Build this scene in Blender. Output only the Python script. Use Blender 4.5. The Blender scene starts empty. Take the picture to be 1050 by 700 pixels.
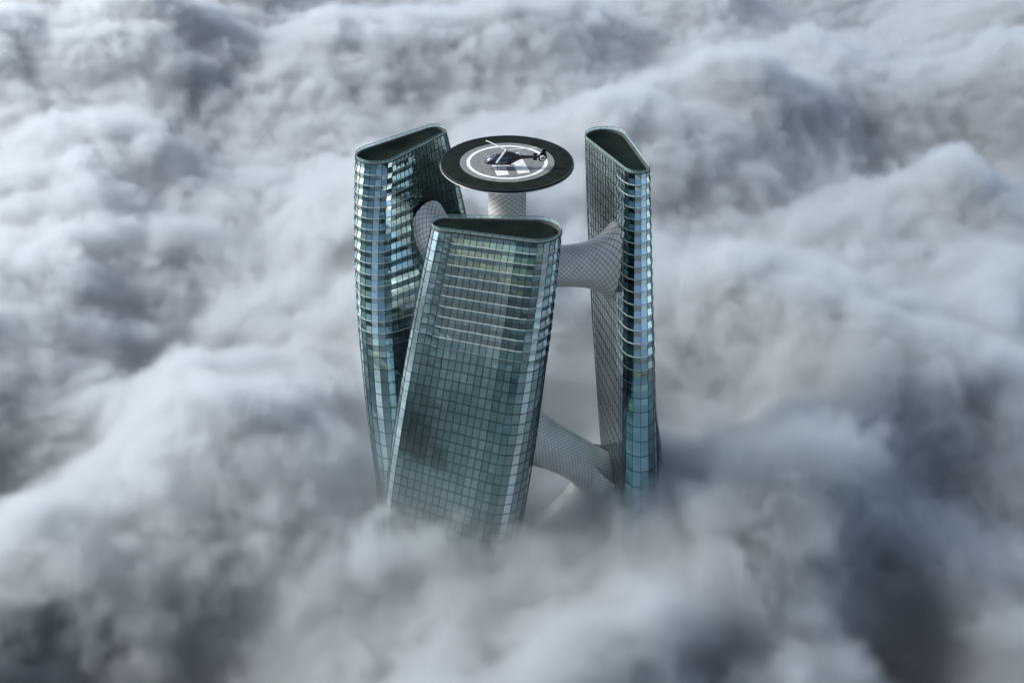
import bpy, math, random
from mathutils import Vector
sc=bpy.context.scene
C=sc.collection
F=1050.0; TH=math.radians(34.0); CZ=220.0
def at(px,py,z):
    dx=(px-525)/F; u=(350-py)/F
    y=math.cos(TH)+u*math.sin(TH); w=-math.sin(TH)+u*math.cos(TH)
    k=(z-CZ)/w
    return dx*k,y*k
cam=bpy.data.objects.new('camera',bpy.data.cameras.new('camera')); C.objects.link(cam)
cam.location=(0,0,CZ); cam.rotation_euler=(math.radians(90)-TH,0,0); cam.data.lens=36; cam.data.sensor_width=36; cam.data.clip_end=20000; cam.data.clip_start=1
sc.camera=cam
SUN_EL,SUN_AZ=math.radians(36),math.radians(-84)   # azimuth from +y towards +x
w=bpy.data.worlds.new('World'); sc.world=w; w.use_nodes=True; nt=w.node_tree
bg=nt.nodes['Background']; sky=nt.nodes.new('ShaderNodeTexSky'); sky.sky_type='NISHITA'; sky.sun_disc=False
sky.sun_elevation=SUN_EL; sky.sun_rotation=SUN_AZ; sky.dust_density=1.5; sky.ozone_density=1
hs=nt.nodes.new('ShaderNodeHueSaturation'); hs.inputs['Saturation'].default_value=.85; nt.links.new(sky.outputs[0],hs.inputs['Color']); nt.links.new(hs.outputs[0],bg.inputs[0]); bg.inputs[1].default_value=.15
sl=bpy.data.lights.new('sun','SUN'); sl.energy=4.8; sl.angle=math.radians(14); sl.color=(1,.985,.97)
so=bpy.data.objects.new('sun',sl); C.objects.link(so)
d=Vector((math.sin(SUN_AZ)*math.cos(SUN_EL),math.cos(SUN_AZ)*math.cos(SUN_EL),math.sin(SUN_EL)))
so.rotation_euler=d.to_track_quat('Z','Y').to_euler()
sc.view_settings.view_transform='Standard'; sc.view_settings.exposure=.38

# ---- cloud volume
X0,X1,Y0,Y1,Z0,Z1=-330,330,-60,620,54,122
VOX=1.1
g=bpy.data.node_groups.new('cloud_density','GeometryNodeTree')
g.interface.new_socket('Geometry',in_out='INPUT',socket_type='NodeSocketGeometry')
g.interface.new_socket('Geometry',in_out='OUTPUT',socket_type='NodeSocketGeometry')
N=g.nodes; L=g.links
def new(t,**k):
    n=N.new(t)
    for a,b in k.items(): setattr(n,a,b)
    return n
def conn(s,i):
    if hasattr(s,'is_linked'): L.new(s,i)
    else: i.default_value=s
def M(op,*a,clamp=False):
    n=new('ShaderNodeMath',operation=op,use_clamp=clamp)
    for k,s in enumerate(a): conn(s,n.inputs[k])
    return n.outputs[0]
def V(op,*a):
    n=new('ShaderNodeVectorMath',operation=op)
    for k,s in enumerate(a): conn(s,n.inputs[k])
    return n.outputs['Value'] if op in('LENGTH','DISTANCE') else n.outputs[0]
def noise(vec,scale,detail,rough=.5,lac=2.0,dist=0,dim='3D',color=False):
    n=new('ShaderNodeTexNoise',noise_dimensions=dim); conn(vec,n.inputs['Vector'])
    n.inputs['Scale'].default_value=scale; n.inputs['Detail'].default_value=detail
    n.inputs['Roughness'].default_value=rough; n.inputs['Lacunarity'].default_value=lac; n.inputs['Distortion'].default_value=dist
    return n.outputs['Color' if color else 'Fac']
def sstep(x,a,b):
    n=new('ShaderNodeMapRange',interpolation_type='SMOOTHSTEP'); conn(x,n.inputs[0])
    n.inputs[1].default_value=a; n.inputs[2].default_value=b
    return n.outputs[0]
pos=new('GeometryNodeInputPosition').outputs[0]
sep=new('ShaderNodeSeparateXYZ'); L.new(pos,sep.inputs[0]); px,py,pz=sep.outputs
# domain warp
wn=noise(pos,1/60,2,color=True)
warp=V('SCALE',V('SUBTRACT',wn,(.5,.5,.5))); warp.node.inputs['Scale'].default_value=45
p1=V('ADD',pos,warp)
p2=V('MULTIPLY',p1,(1,1,1.3))
flat=V('MULTIPLY',p1,(1,1,.35))
# billows (inverted smooth voronoi at two sizes)
def voro(vec,size,smooth=.35,dim='3D'):
    n=new('ShaderNodeTexVoronoi',feature='SMOOTH_F1' if dim=='2D' else 'F1',voronoi_dimensions=dim); conn(vec,n.inputs['Vector']); n.inputs['Scale'].default_value=1/size
    if dim=='2D': n.inputs['Smoothness'].default_value=smooth
    return n.outputs['Distance']
b1=voro(p1,85,.5,'2D'); b2=voro(p2,34,.4); b3=voro(p2,13,.4)
low=noise(flat,1/170,1)
det=noise(p2,1/24,7,.7)
fo=M('SUBTRACT',1,M('MULTIPLY',sstep(py,190,400),.62))
H=M('ADD',81,M('MULTIPLY',M('SUBTRACT',low,.5),60))
H=M('ADD',H,M('MULTIPLY',M('SUBTRACT',.55,b1),40))
H=M('ADD',H,M('MULTIPLY',M('MULTIPLY',M('SUBTRACT',.5,b2),13),fo))
H=M('ADD',H,M('MULTIPLY',M('SUBTRACT',.5,b3),6))
H=M('ADD',H,M('MULTIPLY',M('MULTIPLY',M('SUBTRACT',det,.5),34),fo))
MOUNDS=[]; MOUNDS=[(765,545,92,17,15,10),(890,520,95,46,38,14),(985,400,95,40,30,14),(930,670,85,11,10,-30),(140,665,85,20,14,-34),(15,440,88,18,13,-24),
(195,325,88,18,11,-26),(110,150,90,34,18,-12),(930,120,90,50,22,-16),(680,395,90,26,16,-12),(40,230,95,34,34,10),(170,430,95,34,20,5),(760,90,95,60,40,12),
(330,60,95,60,40,8),(300,560,90,16,12,3),(520,670,88,30,13,-10)]

for (qx,qy,z,rx,ry,a) in MOUNDS:
    x,y=at(qx,qy,z)
    dx=M('DIVIDE',M('SUBTRACT',px,x),rx); dy=M('DIVIDE',M('SUBTRACT',py,y),ry)
    e=M('EXPONENT',M('MULTIPLY',M('ADD',M('MULTIPLY',dx,dx),M('MULTIPLY',dy,dy)),-1))
    H=M('ADD',H,M('MULTIPLY',e,a))
wf=V('SCALE',V('SUBTRACT',noise(pos,1/14,2,color=True),(.5,.5,.5))); wf.node.inputs['Scale'].default_value=22
fine=noise(V('ADD',pos,wf),1/8,4,.65)
H=M('ADD',H,M('MULTIPLY',M('SUBTRACT',fine,.5),16))
wisp=noise(V('ADD',pos,wf),1/3.2,2,.6)
H=M('ADD',H,M('MULTIPLY',M('SUBTRACT',wisp,.5),7))
s=M('SUBTRACT',H,pz)
dens=sstep(s,-1,6)
lower=sstep(pz,55,61)
tx,ty=3.0,142.0
rr=M('ADD',M('POWER',M('DIVIDE',M('SUBTRACT',px,tx),38),2),M('POWER',M('DIVIDE',M('SUBTRACT',py,ty),34),2))
core=M('EXPONENT',M('MULTIPLY',rr,-1))
veil=M('MULTIPLY',sstep(M('ADD',pz,M('MULTIPLY',det,-24)),104,80),M('ADD',M('MULTIPLY',sstep(H,66,82),.012),M('MULTIPLY',core,.05)))
dens=M('MAXIMUM',dens,veil)
dens=M('MULTIPLY',dens,lower)
vc=new('GeometryNodeVolumeCube'); conn(dens,vc.inputs['Density']); vc.inputs['Background'].default_value=0
vc.inputs['Min'].default_value=(X0,Y0,Z0); vc.inputs['Max'].default_value=(X1,Y1,Z1)
vc.inputs['Resolution X'].default_value=int((X1-X0)/VOX); vc.inputs['Resolution Y'].default_value=int((Y1-Y0)/VOX); vc.inputs['Resolution Z'].default_value=int((Z1-Z0)/VOX)
m=bpy.data.materials.new('cloud_vapour'); m.use_nodes=True; mt=m.node_tree; mt.nodes.clear()
out=mt.nodes.new('ShaderNodeOutputMaterial'); pv=mt.nodes.new('ShaderNodeVolumePrincipled')
pv.inputs['Color'].default_value=(.922,.953,.972,1); pv.inputs['Density'].default_value=.42; pv.inputs['Anisotropy'].default_value=.66
mt.links.new(pv.outputs[0],out.inputs['Volume'])
sm=new('GeometryNodeSetMaterial'); sm.inputs['Material'].default_value=m
L.new(vc.outputs[0],sm.inputs[0]); go=new('NodeGroupOutput'); L.new(sm.outputs[0],go.inputs[0])
vd=bpy.data.volumes.new('clouds'); vo=bpy.data.objects.new('clouds',vd); C.objects.link(vo); vd.materials.append(m)
md=vo.modifiers.new('density','NODES'); md.node_group=g; md.show_viewport=False
vo['kind']='stuff'; vo['label']='rolling sea of grey and white clouds wrapped around the tower bases'
sc.cycles.volume_bounces=4; sc.cycles.max_bounces=8; sc.cycles.volume_step_rate=2.5; sc.cycles.volume_max_steps=256
# ground
me=bpy.data.meshes.new('ground'); s=9000
me.from_pydata([(-s,-s,0),(s,-s,0),(s,s,0),(-s,s,0)],[],[(0,1,2,3)]); go_=bpy.data.objects.new('ground',me); C.objects.link(go_); go_['kind']='structure'
gm=bpy.data.materials.new('dark_earth'); gm.use_nodes=True; gm.node_tree.nodes['Principled BSDF'].inputs['Base Color'].default_value=(.085,.065,.05,1); me.materials.append(gm)
# ---------------------------------------------------------------- helpers
R=random.Random(7)
RZ=CZ-69.5            # roof level of the three towers
def link(name,verts,faces,mat,parent=None,smooth=False,midx=None,uv=None):
    me=bpy.data.meshes.new(name); me.from_pydata([tuple(v) for v in verts],[],faces)
    for m_ in (mat if isinstance(mat,(list,tuple)) else [mat]): me.materials.append(m_)
    if midx: me.polygons.foreach_set('material_index',midx)
    if smooth: me.polygons.foreach_set('use_smooth',[True]*len(me.polygons))
    if uv:
        ul=me.uv_layers.new(name='UVMap')
        flat_=[c for f_ in uv for p_ in f_ for c in p_]; ul.data.foreach_set('uv',flat_)
    me.update(); o=bpy.data.objects.new(name,me); C.objects.link(o)
    if parent: o.parent=parent
    return o
def thing(name,label,cat,loc=(0,0,0),rz=0,group=None):
    o=bpy.data.objects.new(name,None); C.objects.link(o); o.location=loc; o.rotation_euler=(0,0,rz)
    o['label']=label; o['category']=cat
    if group: o['group']=group
    return o
class MB:
    def __init__(s): s.v=[]; s.f=[]
    def add(s,v,f):
        b=len(s.v); s.v+=[tuple(p) for p in v]; s.f+=[tuple(b+i for i in q) for q in f]
    def box(s,x0,x1,y0,y1,z0,z1):
        s.add([(x0,y0,z0),(x1,y0,z0),(x1,y1,z0),(x0,y1,z0),(x0,y0,z1),(x1,y0,z1),(x1,y1,z1),(x0,y1,z1)],
              [(0,3,2,1),(4,5,6,7),(0,1,5,4),(1,2,6,5),(2,3,7,6),(3,0,4,7)])
    def tube(s,pts,rad,n=10,close=False):
        rings=[]; up=Vector((0,0,1)); N_=len(pts); pts=[Vector(p) for p in pts]
        if not isinstance(rad,(list,tuple)): rad=[rad]*N_
        for i,p in enumerate(pts):
            a=pts[(i-1)%N_ if close else max(i-1,0)]; b=pts[(i+1)%N_ if close else min(i+1,N_-1)]
            t=(b-a).normalized(); u=t.cross(up)
            if u.length<1e-3: u=t.cross(Vector((1,0,0)))
            u.normalize(); w_=u.cross(t)
            rings.append([p+(u*math.cos(2*math.pi*k/n)+w_*math.sin(2*math.pi*k/n))*rad[i] for k in range(n)])
        v=[q for r_ in rings for q in r_]; f=[]
        for i in range(N_ if close else N_-1):
            j=(i+1)%N_
            for k in range(n):
                l=(k+1)%n; f.append((i*n+k,i*n+l,j*n+l,j*n+k))
        if not close: f+= [tuple(range(n))[::-1],tuple((N_-1)*n+k for k in range(n))]
        s.add(v,f)
    def lathe(s,prof,n=96,x=0,y=0):
        v=[(x+r_*math.cos(2*math.pi*k/n),y+r_*math.sin(2*math.pi*k/n),z) for r_,z in prof for k in range(n)]; f=[]
        for i in range(len(prof)-1):
            for k in range(n):
                l=(k+1)%n; f.append((i*n+k,i*n+l,(i+1)*n+l,(i+1)*n+k))
        s.add(v,f)
    def build(s,name,mat,parent=None,smooth=False): return link(name,s.v,s.f,mat,parent,smooth)
def mat(name,col,rough=.5,metal=0,spec=.5):
    m_=bpy.data.materials.new(name); m_.use_nodes=True; b=m_.node_tree.nodes['Principled BSDF']
    b.inputs['Base Color'].default_value=(*col,1); b.inputs['Roughness'].default_value=rough; b.inputs['Metallic'].default_value=metal
    b.inputs['Specular IOR Level'].default_value=spec
    return m_
def nd(m_,t,**k):
    n=m_.node_tree.nodes.new(t)
    for a,b in k.items(): setattr(n,a,b)
    return n
def lk(m_,a,b): m_.node_tree.links.new(a,b)
def mottle(m_,c1,c2,scale,detail=4,rough=None,bump=0,bscale=None):
    b=m_.node_tree.nodes['Principled BSDF']; tc=nd(m_,'ShaderNodeTexCoord'); n=nd(m_,'ShaderNodeTexNoise')
    n.inputs['Scale'].default_value=scale; n.inputs['Detail'].default_value=detail; lk(m_,tc.outputs['Object'],n.inputs['Vector'])
    r=nd(m_,'ShaderNodeValToRGB'); r.color_ramp.elements[0].position=.3; r.color_ramp.elements[1].position=.7
    r.color_ramp.elements[0].color=(*c1,1); r.color_ramp.elements[1].color=(*c2,1)
    lk(m_,n.outputs['Fac'],r.inputs[0]); lk(m_,r.outputs[0],b.inputs['Base Color'])
    if rough:
        q=nd(m_,'ShaderNodeMapRange'); q.inputs[3].default_value=rough[0]; q.inputs[4].default_value=rough[1]
        lk(m_,n.outputs['Fac'],q.inputs[0]); lk(m_,q.outputs[0],b.inputs['Roughness'])
    if bump:
        n2=nd(m_,'ShaderNodeTexNoise'); n2.inputs['Scale'].default_value=bscale or scale*4; n2.inputs['Detail'].default_value=3
        lk(m_,tc.outputs['Object'],n2.inputs['Vector']); bp=nd(m_,'ShaderNodeBump'); bp.inputs['Strength'].default_value=1
        bp.inputs['Distance'].default_value=bump; lk(m_,n2.outputs['Fac'],bp.inputs['Height']); lk(m_,bp.outputs[0],b.inputs['Normal'])
    return m_
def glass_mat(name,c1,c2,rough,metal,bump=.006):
    # reflective coated glazing: pane tint varies at random and carries painted reflection strips
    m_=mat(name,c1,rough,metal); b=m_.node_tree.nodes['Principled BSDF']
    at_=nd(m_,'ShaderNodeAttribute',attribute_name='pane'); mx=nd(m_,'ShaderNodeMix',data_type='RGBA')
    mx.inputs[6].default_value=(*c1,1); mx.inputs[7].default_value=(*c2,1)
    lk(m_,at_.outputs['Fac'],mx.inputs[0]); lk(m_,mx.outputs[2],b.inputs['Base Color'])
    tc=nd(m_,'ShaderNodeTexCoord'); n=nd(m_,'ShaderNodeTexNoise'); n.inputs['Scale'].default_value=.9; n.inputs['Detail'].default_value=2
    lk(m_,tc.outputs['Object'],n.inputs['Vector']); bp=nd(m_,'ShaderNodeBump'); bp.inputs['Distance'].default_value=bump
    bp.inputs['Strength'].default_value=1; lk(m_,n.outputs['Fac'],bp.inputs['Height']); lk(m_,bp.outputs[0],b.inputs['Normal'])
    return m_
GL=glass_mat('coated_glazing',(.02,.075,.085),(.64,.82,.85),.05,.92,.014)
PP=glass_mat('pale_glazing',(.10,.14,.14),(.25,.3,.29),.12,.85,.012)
MU=mat('dark_mullion',(.012,.016,.017),.4,.3)
LE=mottle(mat('ledge_metal',(.4,.47,.46),.4,.2),(.28,.34,.33),(.42,.49,.47),.6)
RM=mottle(mat('roof_membrane',(.03,.034,.03),.8,0,.04),(.002,.005,.0045),(.007,.013,.011),.25,5,(.7,.9))
GU=mat('roof_gutter',(.008,.009,.009),.6)
CO=mottle(mat('roof_coping',(.09,.11,.1),.4,.4),(.07,.09,.08),(.13,.15,.14),.8)
HR=mat('parapet_rail',(.10,.15,.15),.35,.6)
PG=bpy.data.materials.new('parapet_glass'); PG.use_nodes=True
_b=PG.node_tree.nodes['Principled BSDF']; _b.inputs['Base Color'].default_value=(.5,.72,.7,1); _b.inputs['Roughness'].default_value=.05
_t=nd(PG,'ShaderNodeBsdfTransparent'); _t.inputs[0].default_value=(.82,.93,.92,1); _m=nd(PG,'ShaderNodeMixShader'); _m.inputs[0].default_value=.28
lk(PG,_t.outputs[0],_m.inputs[1]); lk(PG,_b.outputs[0],_m.inputs[2]); lk(PG,_m.outputs[0],PG.node_tree.nodes['Material Output'].inputs['Surface'])
# ---------------------------------------------------------------- towers
TL,R1,R2=19.014,3.542,2.077
def teardrop(n):
    D=TL-R1-R2; a=math.acos((R1-R2)/D)
    segs=[('a',0,0,R1,a,2*math.pi-a)]; straight=math.sqrt(D*D-(R1-R2)**2)
    lens=[R1*(2*math.pi-2*a),straight,R2*2*a,straight]; tot=sum(lens); out=[]
    pA=(R1*math.cos(2*math.pi-a),R1*math.sin(2*math.pi-a)); pB=(D+R2*math.cos(-a),R2*math.sin(-a))
    pC=(D+R2*math.cos(a),R2*math.sin(a)); pD=(R1*math.cos(a),R1*math.sin(a))
    for i in range(n):
        s_=tot*i/n
        if s_<lens[0]: t=a+s_/R1; p=(R1*math.cos(t),R1*math.sin(t)); nn=(math.cos(t),math.sin(t))
        elif s_<lens[0]+lens[1]: q=(s_-lens[0])/straight; p=(pA[0]+(pB[0]-pA[0])*q,pA[1]+(pB[1]-pA[1])*q); nn=(math.cos(-a),math.sin(-a))
        elif s_<lens[0]+lens[1]+lens[2]: t=-a+(s_-lens[0]-lens[1])/R2; p=(D+R2*math.cos(t),R2*math.sin(t)); nn=(math.cos(t),math.sin(t))
        else: q=(s_-lens[0]-lens[1]-lens[2])/straight; p=(pC[0]+(pD[0]-pC[0])*q,pC[1]+(pD[1]-pC[1])*q); nn=(math.cos(a),math.sin(a))
        out.append((p[0]-D/2,p[1],nn[0],nn[1]))
    return out
NC=46
BASE=teardrop(NC)
TOW={'F':dict(c=(-3.075,132.494),a=2.987,q=(-9.322,.552,-.517,5.1,-.159,-.035,.562,-.177),um=1.06),
     'L':dict(c=(-17.934,163.245),a=.85,q=(4.789,2.766,-15.25,-5.301,-1.101,.443,.617,-.227),um=.9),
     'R':dict(c=(18.148,159.41),a=-1.264,q=(3.818,.803,-14.38,-7.54,-.367,.01,.511,.159),um=1.06)}
def xf(T,d):
    u=min(max(d,-1.5)/60,T['um']); q=T['q']
    return (T['c'][0]+q[0]*u+q[1]*u*u,T['c'][1]+q[2]*u+q[3]*u*u,T['a']+q[4]*u+q[5]*u*u,1+q[6]*u+q[7]*u*u)
def ring(T,d,off=None,base=BASE,o=0):
    cx,cy,a,s_=xf(T,d); ca,sa=math.cos(a),math.sin(a); out=[]
    for j,(x,y,nx,ny) in enumerate(base):
        e=(off[j] if off else 0)+o; X=x*s_+nx*e; Y=y*s_+ny*e
        out.append(Vector((cx+X*ca-Y*sa,cy+X*sa+Y*ca,RZ-d)))
    return out
levels=[0.0]
while levels[-1]<RZ:
    d_=levels[-1]; levels.append(d_+(1.7+.0137*min(d_,75)))
levels[-1]=RZ
def sm(x,a,b):
    t=min(max((x-a)/(b-a),0),1); return t*t*(3-2*t)
def zig(k,d,j):
    x,y,nx,ny=BASE[j]
    if k=='F': w_=1.0 if (ny>0 or x<-3) else 0; w_*=1-sm(x,4.5,7); w_*=1-sm(d,17,25)
    elif k=='L': w_=sm(-x,-1,3)*(1-sm(d,26,36))
    else: w_=sm(x,3.0,5.2)*(1-sm(d,26,38))
    return w_
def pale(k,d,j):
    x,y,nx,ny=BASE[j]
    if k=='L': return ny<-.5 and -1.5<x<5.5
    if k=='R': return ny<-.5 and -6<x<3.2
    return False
REFLECTION_TONES={'F':{31:.8,30:.45,46:.1,45:.12,44:.14,0:.12,1:.3,2:.85,3:.6,4:1.0,5:.1,6:.1,7:.15},  # per-column glass tints that paint in bright and dark reflection strips
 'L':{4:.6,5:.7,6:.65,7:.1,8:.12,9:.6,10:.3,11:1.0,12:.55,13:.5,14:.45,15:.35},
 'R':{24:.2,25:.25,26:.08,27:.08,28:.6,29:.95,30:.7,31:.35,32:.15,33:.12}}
def reflection_tone(k,j,d):  # painted reflection tint of a column; F and R also shift with height
    t=REFLECTION_TONES[k].get(j,.24 if k=='F' else .28)
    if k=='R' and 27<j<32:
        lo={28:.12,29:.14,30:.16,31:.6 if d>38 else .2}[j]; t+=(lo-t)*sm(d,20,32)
    if k=='F' and j not in REFLECTION_TONES['F']: t+=.09-.17*sm(d,12,34)
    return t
def tower(k,label):
    T=TOW[k]; t=thing('glass_tower',label,'tower',(0,0,0),0,'twisting glass towers rising out of the clouds')
    # panes
    v=[];f=[];mi=[];pane=[]; rings=[]   # rings: list of (d, ring points) incl. half-level rings of the sawtooth
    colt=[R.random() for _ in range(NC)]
    for r,d0 in enumerate(levels):
        E_=[.15*zig(k,d0,j) for j in range(NC)]
        rings.append((d0,ring(T,d0,E_),True))
        if r<len(levels)-1 and d0<40: dm=d0+.5*(levels[r+1]-d0); rings.append((dm,ring(T,dm,[-.04*zig(k,dm,j) for j in range(NC)]),False))
    for i in range(len(rings)-1):
        A,B=rings[i][1],rings[i+1][1]
        half=(not rings[i][2]) or (not rings[i+1][2])
        for j in range(NC):
            l=(j+1)%NC; q=[A[j],A[l],B[l],B[j]]
            nrm=(q[1]-q[0]).cross(q[3]-q[0]).normalized()
            key=R.random()
            jt=.004 if half else .007
            q=[p+nrm*R.gauss(0,jt) for p in q]
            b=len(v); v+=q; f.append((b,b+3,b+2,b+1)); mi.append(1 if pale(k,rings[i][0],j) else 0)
            pane.append(min(1,max(0,reflection_tone(k,j,rings[i][0])+.12*(colt[j]-.5)+.07*(key-.5))))
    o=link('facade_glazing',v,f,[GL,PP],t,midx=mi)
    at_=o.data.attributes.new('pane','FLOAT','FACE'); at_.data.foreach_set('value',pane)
    # mullion grid
    g_=MB(); hw=.036
    full=rings
    for j in range(NC):
        pv_=None
        for i,(d0,P,_) in enumerate(full):
            p=P[j]; tg=(P[(j+1)%NC]-P[j-1]).normalized(); nr=Vector((-tg.y,tg.x,0)); nr=-nr if nr.dot(p-Vector((xf(T,d0)[0],xf(T,d0)[1],p.z)))<0 else nr
            cur=[p-tg*hw-nr*.05,p-tg*hw+nr*.06,p+tg*hw+nr*.06,p+tg*hw-nr*.05]
            if pv_: g_.add(pv_+cur,[(0,1,5,4),(1,2,6,5),(2,3,7,6)])
            pv_=cur
    for (d0,P,isl) in full:
        if not isl: continue
        sec=[]
        for j in range(NC):
            p=P[j]; tg=(P[(j+1)%NC]-P[j-1]).normalized(); nr=Vector((-tg.y,tg.x,0)); nr=-nr if nr.dot(p-Vector((xf(T,d0)[0],xf(T,d0)[1],p.z)))<0 else nr
            h=.048; sec+= [p-nr*.05+Vector((0,0,h)),p+nr*.055+Vector((0,0,h)),p+nr*.055-Vector((0,0,h)),p-nr*.05-Vector((0,0,h))]
        g_.add(sec,[(4*j+a,4*j+a+1,4*((j+1)%NC)+a+1,4*((j+1)%NC)+a) for j in range(NC) for a in range(3)])
    g_.build('mullion_grid',MU,t)
    # light ledges on the sawtooth floors
    for r,d0 in enumerate(levels):
        if r==0 or d0>34: continue
        E_=[.15*zig(k,d0,j) for j in range(NC)]; W=[zig(k,d0,j) for j in range(NC)]
        if max(W)<.25: continue
        I_=ring(T,d0,E_,o=-.12); O_=ring(T,d0,[E_[j]+.04*W[j] for j in range(NC)],o=.02); mb=MB()
        for j in range(NC):
            l=(j+1)%NC
            if min(W[j],W[l])<.2: continue
            up=Vector((0,0,.03+.05*W[j])); dn=Vector((0,0,-.02-.05*W[j]))
            mb.add([I_[j]+up,O_[j]+up,O_[l]+up,I_[l]+up,I_[j]+dn,O_[j]+dn,O_[l]+dn,I_[l]+dn],[(0,1,2,3),(4,7,6,5),(1,5,6,2),(0,4,5,1),(3,2,6,7)])
        if mb.v: mb.build('floor_ledge',LE,t)
    # roof
    bs=teardrop(120)
    def loop(o,dz): return [Vector((p.x,p.y,RZ+dz)) for p in ring(T,0,None,bs,o)]
    def strip(loops,n):
        v=[p for l_ in loops for p in l_]; f=[(i*n+j,i*n+(j+1)%n,(i+1)*n+(j+1)%n,(i+1)*n+j) for i in range(len(loops)-1) for j in range(n)]
        return v,f
    v,f=strip([loop(.06,-.25),loop(.06,.12),loop(-.22,.12),loop(-.24,-.5)],120); link('roof_coping',v,f,CO,t)
    v,f=strip([loop(-.24,-.48),loop(-1.3,-.5)],120); link('roof_gutter',v,f,GU,t)
    c_=ring(T,0,None,bs); ctr=Vector((T['c'][0],T['c'][1],0)); D=TL-R1-R2
    loops=[loop(-.62,-.49),loop(-.66,-.12),loop(-.8,-.05)]
    # bowl: shrink the rim loop towards the long axis
    cx,cy,a,_=xf(T,0); ax=Vector((math.cos(a),math.sin(a)))
    rim=loop(-.8,-.05)
    for s_ in (.92,.8,.65,.5,.33,.16,.0):
        L_=[]
        for p in rim:
            rel=Vector((p.x-cx,p.y-cy)); al=rel.dot(ax); pe=rel-ax*al
            al2=max(-D/2,min(D/2,al)); rr=rel-ax*al2
            q=Vector((cx,cy))+ax*al2+rr*s_
            wid=1-s_*s_; L_.append(Vector((q.x,q.y,RZ-.05-.75*wid*sm(-al2+D/2,0,D)**.7)))
        loops.append(L_)
    v,f=strip(loops,120); link('roof_canopy',v,f,RM,t,smooth=True)
    # glass balustrade round the roof edge
    v,f=strip([loop(0,.12),loop(.03,.58)],120); link('parapet_glass',v,f,PG,t)
    mb=MB(); mb.tube(loop(.03,.6),.035,6,close=True)
    for j in range(0,120,3):
        mb.tube([loop(0,.1)[j],loop(.03,.6)[j]],.028,5)
    mb.build('parapet_rail',HR,t)
    return t
tower('F','front glass tower with slate blue face leaning left, nearest and widest of the trio')
tower('L','rear glass tower left of the helipad with rounded turquoise blunt end')
tower('R','slim glass tower right of the helipad with grey lattice bridge flaring into its face')
# ---------------------------------------------------------------- lattice skin bridges
def lattice(name,cell):
    m_=mat(name,(.5,.5,.48),.38,.12); b=m_.node_tree.nodes['Principled BSDF']
    uvn=nd(m_,'ShaderNodeUVMap'); sp=nd(m_,'ShaderNodeSeparateXYZ'); lk(m_,uvn.outputs[0],sp.inputs[0])
    def mm(op,a,c=None,cl=False):
        n=nd(m_,'ShaderNodeMath',operation=op,use_clamp=cl)
        for i,s_ in enumerate((a,c)):
            if s_ is None: continue
            if hasattr(s_,'is_linked'): lk(m_,s_,n.inputs[i])
            else: n.inputs[i].default_value=s_
        return n.outputs[0]
    def line(x):
        fr=mm('FRACT',x); dd=mm('ABSOLUTE',mm('SUBTRACT',fr,.5)); return mm('GREATER_THAN',dd,.45)
    U=mm('DIVIDE',sp.outputs[0],cell); Vv=mm('DIVIDE',sp.outputs[1],cell*1.25)
    ln=mm('MAXIMUM',line(mm('ADD',U,Vv)),line(mm('SUBTRACT',U,Vv)))
    n=nd(m_,'ShaderNodeTexNoise'); n.inputs['Scale'].default_value=.35; n.inputs['Detail'].default_value=4
    tc=nd(m_,'ShaderNodeTexCoord'); lk(m_,tc.outputs['Object'],n.inputs['Vector'])
    r=nd(m_,'ShaderNodeValToRGB'); r.color_ramp.elements[0].color=(.46,.48,.46,1); r.color_ramp.elements[1].color=(.62,.63,.6,1)
    r.color_ramp.elements[0].position=.3; r.color_ramp.elements[1].position=.7; lk(m_,n.outputs['Fac'],r.inputs[0])
    mx=nd(m_,'ShaderNodeMix',data_type='RGBA'); lk(m_,ln,mx.inputs[0]); lk(m_,r.outputs[0],mx.inputs[6]); mx.inputs[7].default_value=(.05,.055,.05,1)
    lk(m_,mx.outputs[2],b.inputs['Base Color'])
    bp=nd(m_,'ShaderNodeBump'); bp.inputs['Distance'].default_value=.03; bp.invert=True; lk(m_,ln,bp.inputs['Height']); lk(m_,bp.outputs[0],b.inputs['Normal'])
    return m_
LT=lattice('lattice_cladding',.82)
def bez(P,n):
    P=[Vector(p) for p in P]; out=[]
    for i in range(n+1):
        t=i/n; q=P[:]
        while len(q)>1: q=[q[a].lerp(q[a+1],t) for a in range(len(q)-1)]
        out.append(q[0])
    return out
def flared(name,pts,rh,rv,parent,m_=LT,n=48):
    v=[];f=[];uv=[];N_=len(pts); U=[0]
    for i in range(1,N_): U.append(U[-1]+(pts[i]-pts[i-1]).length)
    rs=[]
    for i,p in enumerate(pts):
        t=(pts[min(i+1,N_-1)]-pts[max(i-1,0)]).normalized(); side=t.cross(Vector((0,0,1))).normalized(); up=side.cross(t)
        rr=[p+side*rh[i]*math.cos(2*math.pi*k/n)+up*rv[i]*math.sin(2*math.pi*k/n) for k in range(n)]; rs.append(rr); v+=rr
    cells=round(2*math.pi*sum(rv)/len(rv)/.82/1.25)*.82*1.25
    for i in range(N_-1):
        for k in range(n):
            l=(k+1)%n; f.append((i*n+k,i*n+l,(i+1)*n+l,(i+1)*n+k))
            a,b=cells*k/n,cells*(k+1)/n; uv.append([(U[i],a),(U[i],b),(U[i+1],b),(U[i+1],a)])
    return link(name,v,f,m_,parent,smooth=True,uv=uv)
def Z(d): return RZ-d
def prof(n,a,b,c,p=4,q=4): # a at start extra, b middle, c end extra
    return [b+a*(1-i/n)**p+c*(i/n)**q for i in range(n+1)]
PADC=at(520,166,CZ-67.6)
br=thing('sky_bridge','upper grey lattice bridge with flared arms joining the towers below the helipad','bridge',(0,0,0),0,'lattice clad sky bridges')
n=48
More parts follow.
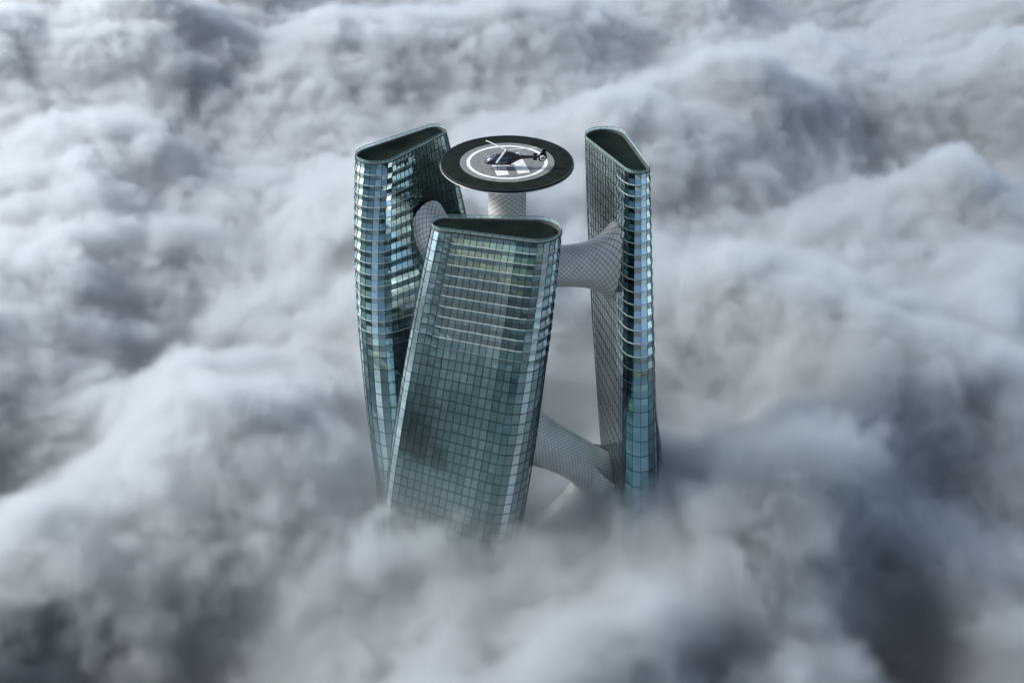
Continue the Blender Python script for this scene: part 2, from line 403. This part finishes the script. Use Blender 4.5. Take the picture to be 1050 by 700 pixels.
flared('bridge_arm',bez([(PADC[0]-3,151.2,Z(17.5)),(6,151.4,Z(17.3)),(12,151.5,Z(17.2)),(17.8,152.7,Z(17.2))],n),prof(n,0,3.3,1.6,4,6),prof(n,.5,3.55,5.6,4,6.5),br)
flared('bridge_arm',bez([(PADC[0]+2,150.6,Z(17.5)),(-5,150.8,Z(17)),(-10.2,153.2,Z(16)),(-14.9,158.8,Z(14.5))],n),prof(n,0,3.0,1.0,4,4),prof(n,.5,3.2,3.2,4,4),br)
flared('bridge_arm',bez([(PADC[0],152.5,Z(17.5)),(-1.6,147,Z(17.5)),(-3,140,Z(17.5)),(-4.6,133,Z(17.5))],n),prof(n,0,3.2,2,4,5),prof(n,.5,3.4,4,4,6),br)
b2_=thing('sky_bridge','lower grey lattice bridge forking between front tower and right tower just above the clouds','bridge',(0,0,0),0,'lattice clad sky bridges')
flared('bridge_arm',bez([(-6,136,Z(38)),(3,139.5,Z(44.5)),(10,141,Z(49)),(14.5,141.5,Z(53)),(19.5,142,Z(60))],n),prof(n,1.5,3.3,2,3,5),prof(n,4.5,3.45,3.5,3,5),b2_)
flared('bridge_arm',bez([(-2,137,Z(80)),(4,138.5,Z(68)),(9,140,Z(66.5)),(14,141,Z(63)),(20,142,Z(55))],n),prof(n,3,3.2,3,4,4),prof(n,4,3.4,5,4,3),b2_)
# ---------------------------------------------------------------- helipad
PZ=CZ-67.6
hp=thing('helipad','round black helipad with grey centre and white ring on a lattice column','helipad',(PADC[0],PADC[1],PZ))
DK=mottle(mat('deck_coating',(.01,.014,.013),.9,0,.03),(.006,.009,.008),(.014,.019,.017),.5,6,(.7,.9))
GY=mottle(mat('grey_coating',(.13,.14,.135),.6),(.1,.11,.105),(.17,.18,.175),1.2,7,(.5,.7))
WH=mottle(mat('white_marking_paint',(.75,.76,.75),.5),(.5,.52,.51),(.68,.69,.68),2.0,6)
ST=mottle(mat('edge_steel',(.45,.47,.46),.35,.5),(.36,.38,.37),(.5,.52,.51),.8)
mb=MB(); mb.lathe([(0,0),(10.42,0),(10.42,-.42),(4.0,-1.2),(0,-1.2)]); mb.build('deck',DK,hp)
mb=MB(); mb.lathe([(10.43,-.44),(10.62,-.44),(10.62,.05),(10.43,.05),(10.43,-.1)]); mb.build('edge_trim',MU,hp)
mb=MB(); mb.tube([(10.66*math.cos(2*math.pi*k/96),10.66*math.sin(2*math.pi*k/96),-.42) for k in range(96)],.06,6,close=True); mb.build('safety_rail',ST,hp)
mb=MB(); mb.lathe([(0,.004),(7.55,.004)]); mb.build('centre_circle',GY,hp)
mb=MB(); mb.lathe([(5.95,.008),(6.48,.008)]); mb.build('ring_marking',WH,hp)
mb=MB(); ca,sa=math.cos(math.radians(13)),math.sin(math.radians(13))
def hq(x0,x1,y0,y1,z=.009):
    mb.add([(x*ca-y*sa,x*sa+y*ca,z) for x,y in ((x0,y0),(x1,y0),(x1,y1),(x0,y1))],[(0,1,2,3)])
hq(-2.65,-.72,-4.75,2.75); hq(.68,2.62,-4.75,2.75); hq(-.72,.68,-1.8,-.2); mb.build('letter_marking',WH,hp)
cb=[Vector((0,0,-.5-i*.75)) for i in range(28)]
v=[];f=[];uv=[];n_=64
for i,p in enumerate(cb):
    r_=3.12+.5*max(0,(i-12)/15)**2*4+(.25 if i==0 else 0)
    v+=[(r_*math.cos(2*math.pi*k/n_),r_*math.sin(2*math.pi*k/n_),p.z) for k in range(n_)]
cells=19*.82*1.25
for i in range(27):
    for k in range(n_):
        l=(k+1)%n_; f.append((i*n_+l,i*n_+k,(i+1)*n_+k,(i+1)*n_+l)); a,b=cells*k/n_,cells*(k+1)/n_
        uv.append([(i*.75,b),(i*.75,a),((i+1)*.75,a),((i+1)*.75,b)])
link('column',v,f,LT,hp,smooth=True,uv=uv)
# ---------------------------------------------------------------- helicopter (nose towards -x)
he=thing('helicopter','small black helicopter with three grey rotor blades parked on the helipad','helicopter',(PADC[0]-.15,PADC[1]-2.25,PZ+.012),math.radians(-2))
BK=mottle(mat('black_body_paint',(.012,.013,.014),.22,0,.6),(.009,.01,.011),(.016,.018,.019),1.5)
BW=mat('cockpit_glass',(.05,.08,.13),.06,.5)
WT=mat('light_grey_paint',(.6,.62,.61),.4)
BL=mat('rotor_blade_paint',(.42,.44,.43),.45)
sta=[(-3.42,1.02,.05,.05),(-3.3,1.03,.3,.26),(-3.0,1.08,.52,.46),(-2.5,1.22,.7,.66),(-1.9,1.36,.79,.82),(-1.2,1.42,.82,.9),(-.4,1.45,.82,.93),(.4,1.5,.78,.9),(1.1,1.6,.64,.74),(1.8,1.75,.42,.5),(2.3,1.82,.28,.33),(3.4,1.88,.22,.25),(4.6,1.93,.18,.2),(5.5,1.96,.13,.16)]
def body(mb,sta,a0=0,a1=360,n=28,sc_=1.0,close=True):
    m_=n if close else n+1; v=[]
    for x,zc,ry,rz in sta:
        for k in range(m_):
            a=math.radians(a0+(a1-a0)*k/n); ca_,sa_=math.cos(a),math.sin(a); e=.82
            v.append((x,ry*sc_*math.copysign(abs(ca_)**e,ca_),zc+rz*sc_*math.copysign(abs(sa_)**e,sa_)))
    f=[(i*m_+k,(i+1)*m_+k,(i+1)*m_+(k+1)%m_,i*m_+(k+1)%m_) for i in range(len(sta)-1) for k in range(n)]
    if close: f+=[tuple(range(m_)),tuple((len(sta)-1)*m_+k for k in range(m_))[::-1]]
    mb.add(v,f)
mb=MB(); body(mb,sta); mb.build('fuselage',BK,he,True)
def lerp_sta(x):
    for a,b in zip(sta,sta[1:]):
        if a[0]<=x<=b[0]:
            t=(x-a[0])/(b[0]-a[0]); return tuple(a[i]+(b[i]-a[i])*t for i in range(4))
def patch(name,x0,x1,a0,a1,m_,s_=1.015,n=10):
    mb=MB(); body(mb,[lerp_sta(x0+(x1-x0)*i/8) for i in range(9)],a0,a1,n,s_,False); return mb.build(name,m_,he,True)
patch('windshield',-3.05,-1.95,14,166,BW)
patch('side_window',-1.8,-.85,-172,-150+0,BW) if False else None
patch('side_window',-1.85,-.8,-30,32,BW); patch('side_window',-1.85,-.8,148,210,BW)
patch('side_window',-.65,.25,-8,34,BW); patch('side_window',-.65,.25,146,188,BW)
for s_ in (1,-1):
    mb=MB(); pts=[]
    for i in range(9):
        x=-3.12+1.5*i/8; q=lerp_sta(x); a=math.radians(90-s_*(76-10*i/8-46*(i/8)**2)); pts.append((x,q[2]*1.03*math.cos(a),q[1]+q[3]*1.03*math.sin(a)))
    mb.tube(pts,.035,6); mb.build('windshield_frame',WT,he)
mb=MB(); body(mb,[(-.9,2.2,.1,.08),(-.6,2.32,.34,.24),(0,2.38,.42,.34),(.8,2.32,.42,.34),(1.5,2.15,.34,.3),(2.1,1.98,.2,.2)]); mb.build('engine_cowling',BK,he,True)
mb=MB(); mb.tube([(1.45,.15,2.25),(1.95,.2,2.42),(2.3,.22,2.46)],[.2,.19,.17],14); mb.build('exhaust_pipe',WT,he,True)
mb=MB(); mb.tube([(-.0,0,2.6),(0,0,3.02)],.09,12); mb.lathe([(0,3.12),(.2,3.1),(.26,3.0),(.2,2.9),(0,2.9)],20); mb.build('rotor_mast',ST,he,True)
for a in (14,132,255):
    a=math.radians(a); u=Vector((math.cos(a),math.sin(a),0)); w_=Vector((-u.y,u.x,0)); mb=MB(); v=[]
    for i in range(13):
        t=i/12; r_=.2+4.78*t; ch=.07 if i==0 else .15; z=3.02+.02*t-.16*t*t*.6
        pp=u*r_+Vector((0,0,z)); v+=[pp-w_*ch,pp+Vector((0,0,.035))-w_*ch*.3,pp+w_*ch,pp-Vector((0,0,.02))]
    f=[(4*i+k,4*i+(k+1)%4,4*i+4+(k+1)%4,4*i+4+k) for i in range(12) for k in range(4)]+[(0,1,2,3),(51,50,49,48)]
    mb.add(v,f); mb.build('rotor_blade',BL,he)
# tail fin with shrouded fan
fin=[(5.05,1.55),(5.15,2.2),(5.62,2.95),(5.82,3.32),(6.28,3.32),(6.2,2.7),(6.42,1.95),(6.3,1.5),(5.95,1.2),(5.4,1.18)]
mb=MB(); m_=len(fin); mb.add([(x,-.1,z) for x,z in fin]+[(x,.1,z) for x,z in fin],[tuple(range(m_)),tuple(range(2*m_-1,m_-1,-1))]+[(i,i+m_,(i+1)%m_+m_,(i+1)%m_) for i in range(m_)])
o=mb.build('tail_fin',BK,he)
for s_ in (-1,1):
    mb=MB()
    mb.tube([(5.75+.33*math.cos(2*math.pi*k/28),s_*.11,1.78+.33*math.sin(2*math.pi*k/28)) for k in range(28)],.12,8,close=True); mb.build('fan_shroud',WT,he,True)
    mb=MB()
    for k in range(8):
        a=2*math.pi*k/8; mb.tube([(5.75,s_*.125,1.78),(5.75+.27*math.cos(a),s_*.125,1.78+.27*math.sin(a))],.025,5)
    mb.tube([(5.75,s_*.1,1.78),(5.75,s_*.16,1.78)],.09,12); mb.build('tail_fan',ST,he)
mb=MB()
mb.box(4.35,4.75,-.85,.85,1.88,1.93); mb.build('tailplane',BK,he)
for s_ in (-1,1):
    mb=MB(); mb.box(4.25,4.85,s_*.85-.02,s_*.85+.02,1.7,2.15); mb.build('tailplane_endplate',BK,he)
for s_ in (-1,1):
    mb=MB(); mb.tube([(-2.35,s_*1.03,.3),(-2.15,s_*1.03,.14),(-1.9,s_*1.03,.06),(1.3,s_*1.03,.06)],.055,10); mb.build('landing_skid',BK,he,True)
for x in (-1.35,.75):
    mb=MB(); mb.tube([(x,-1.03,.08),(x,-.85,.42),(x,-.4,.6),(x,.4,.6),(x,.85,.42),(x,1.03,.08)],.045,8); mb.build('skid_strut',BK,he,True)
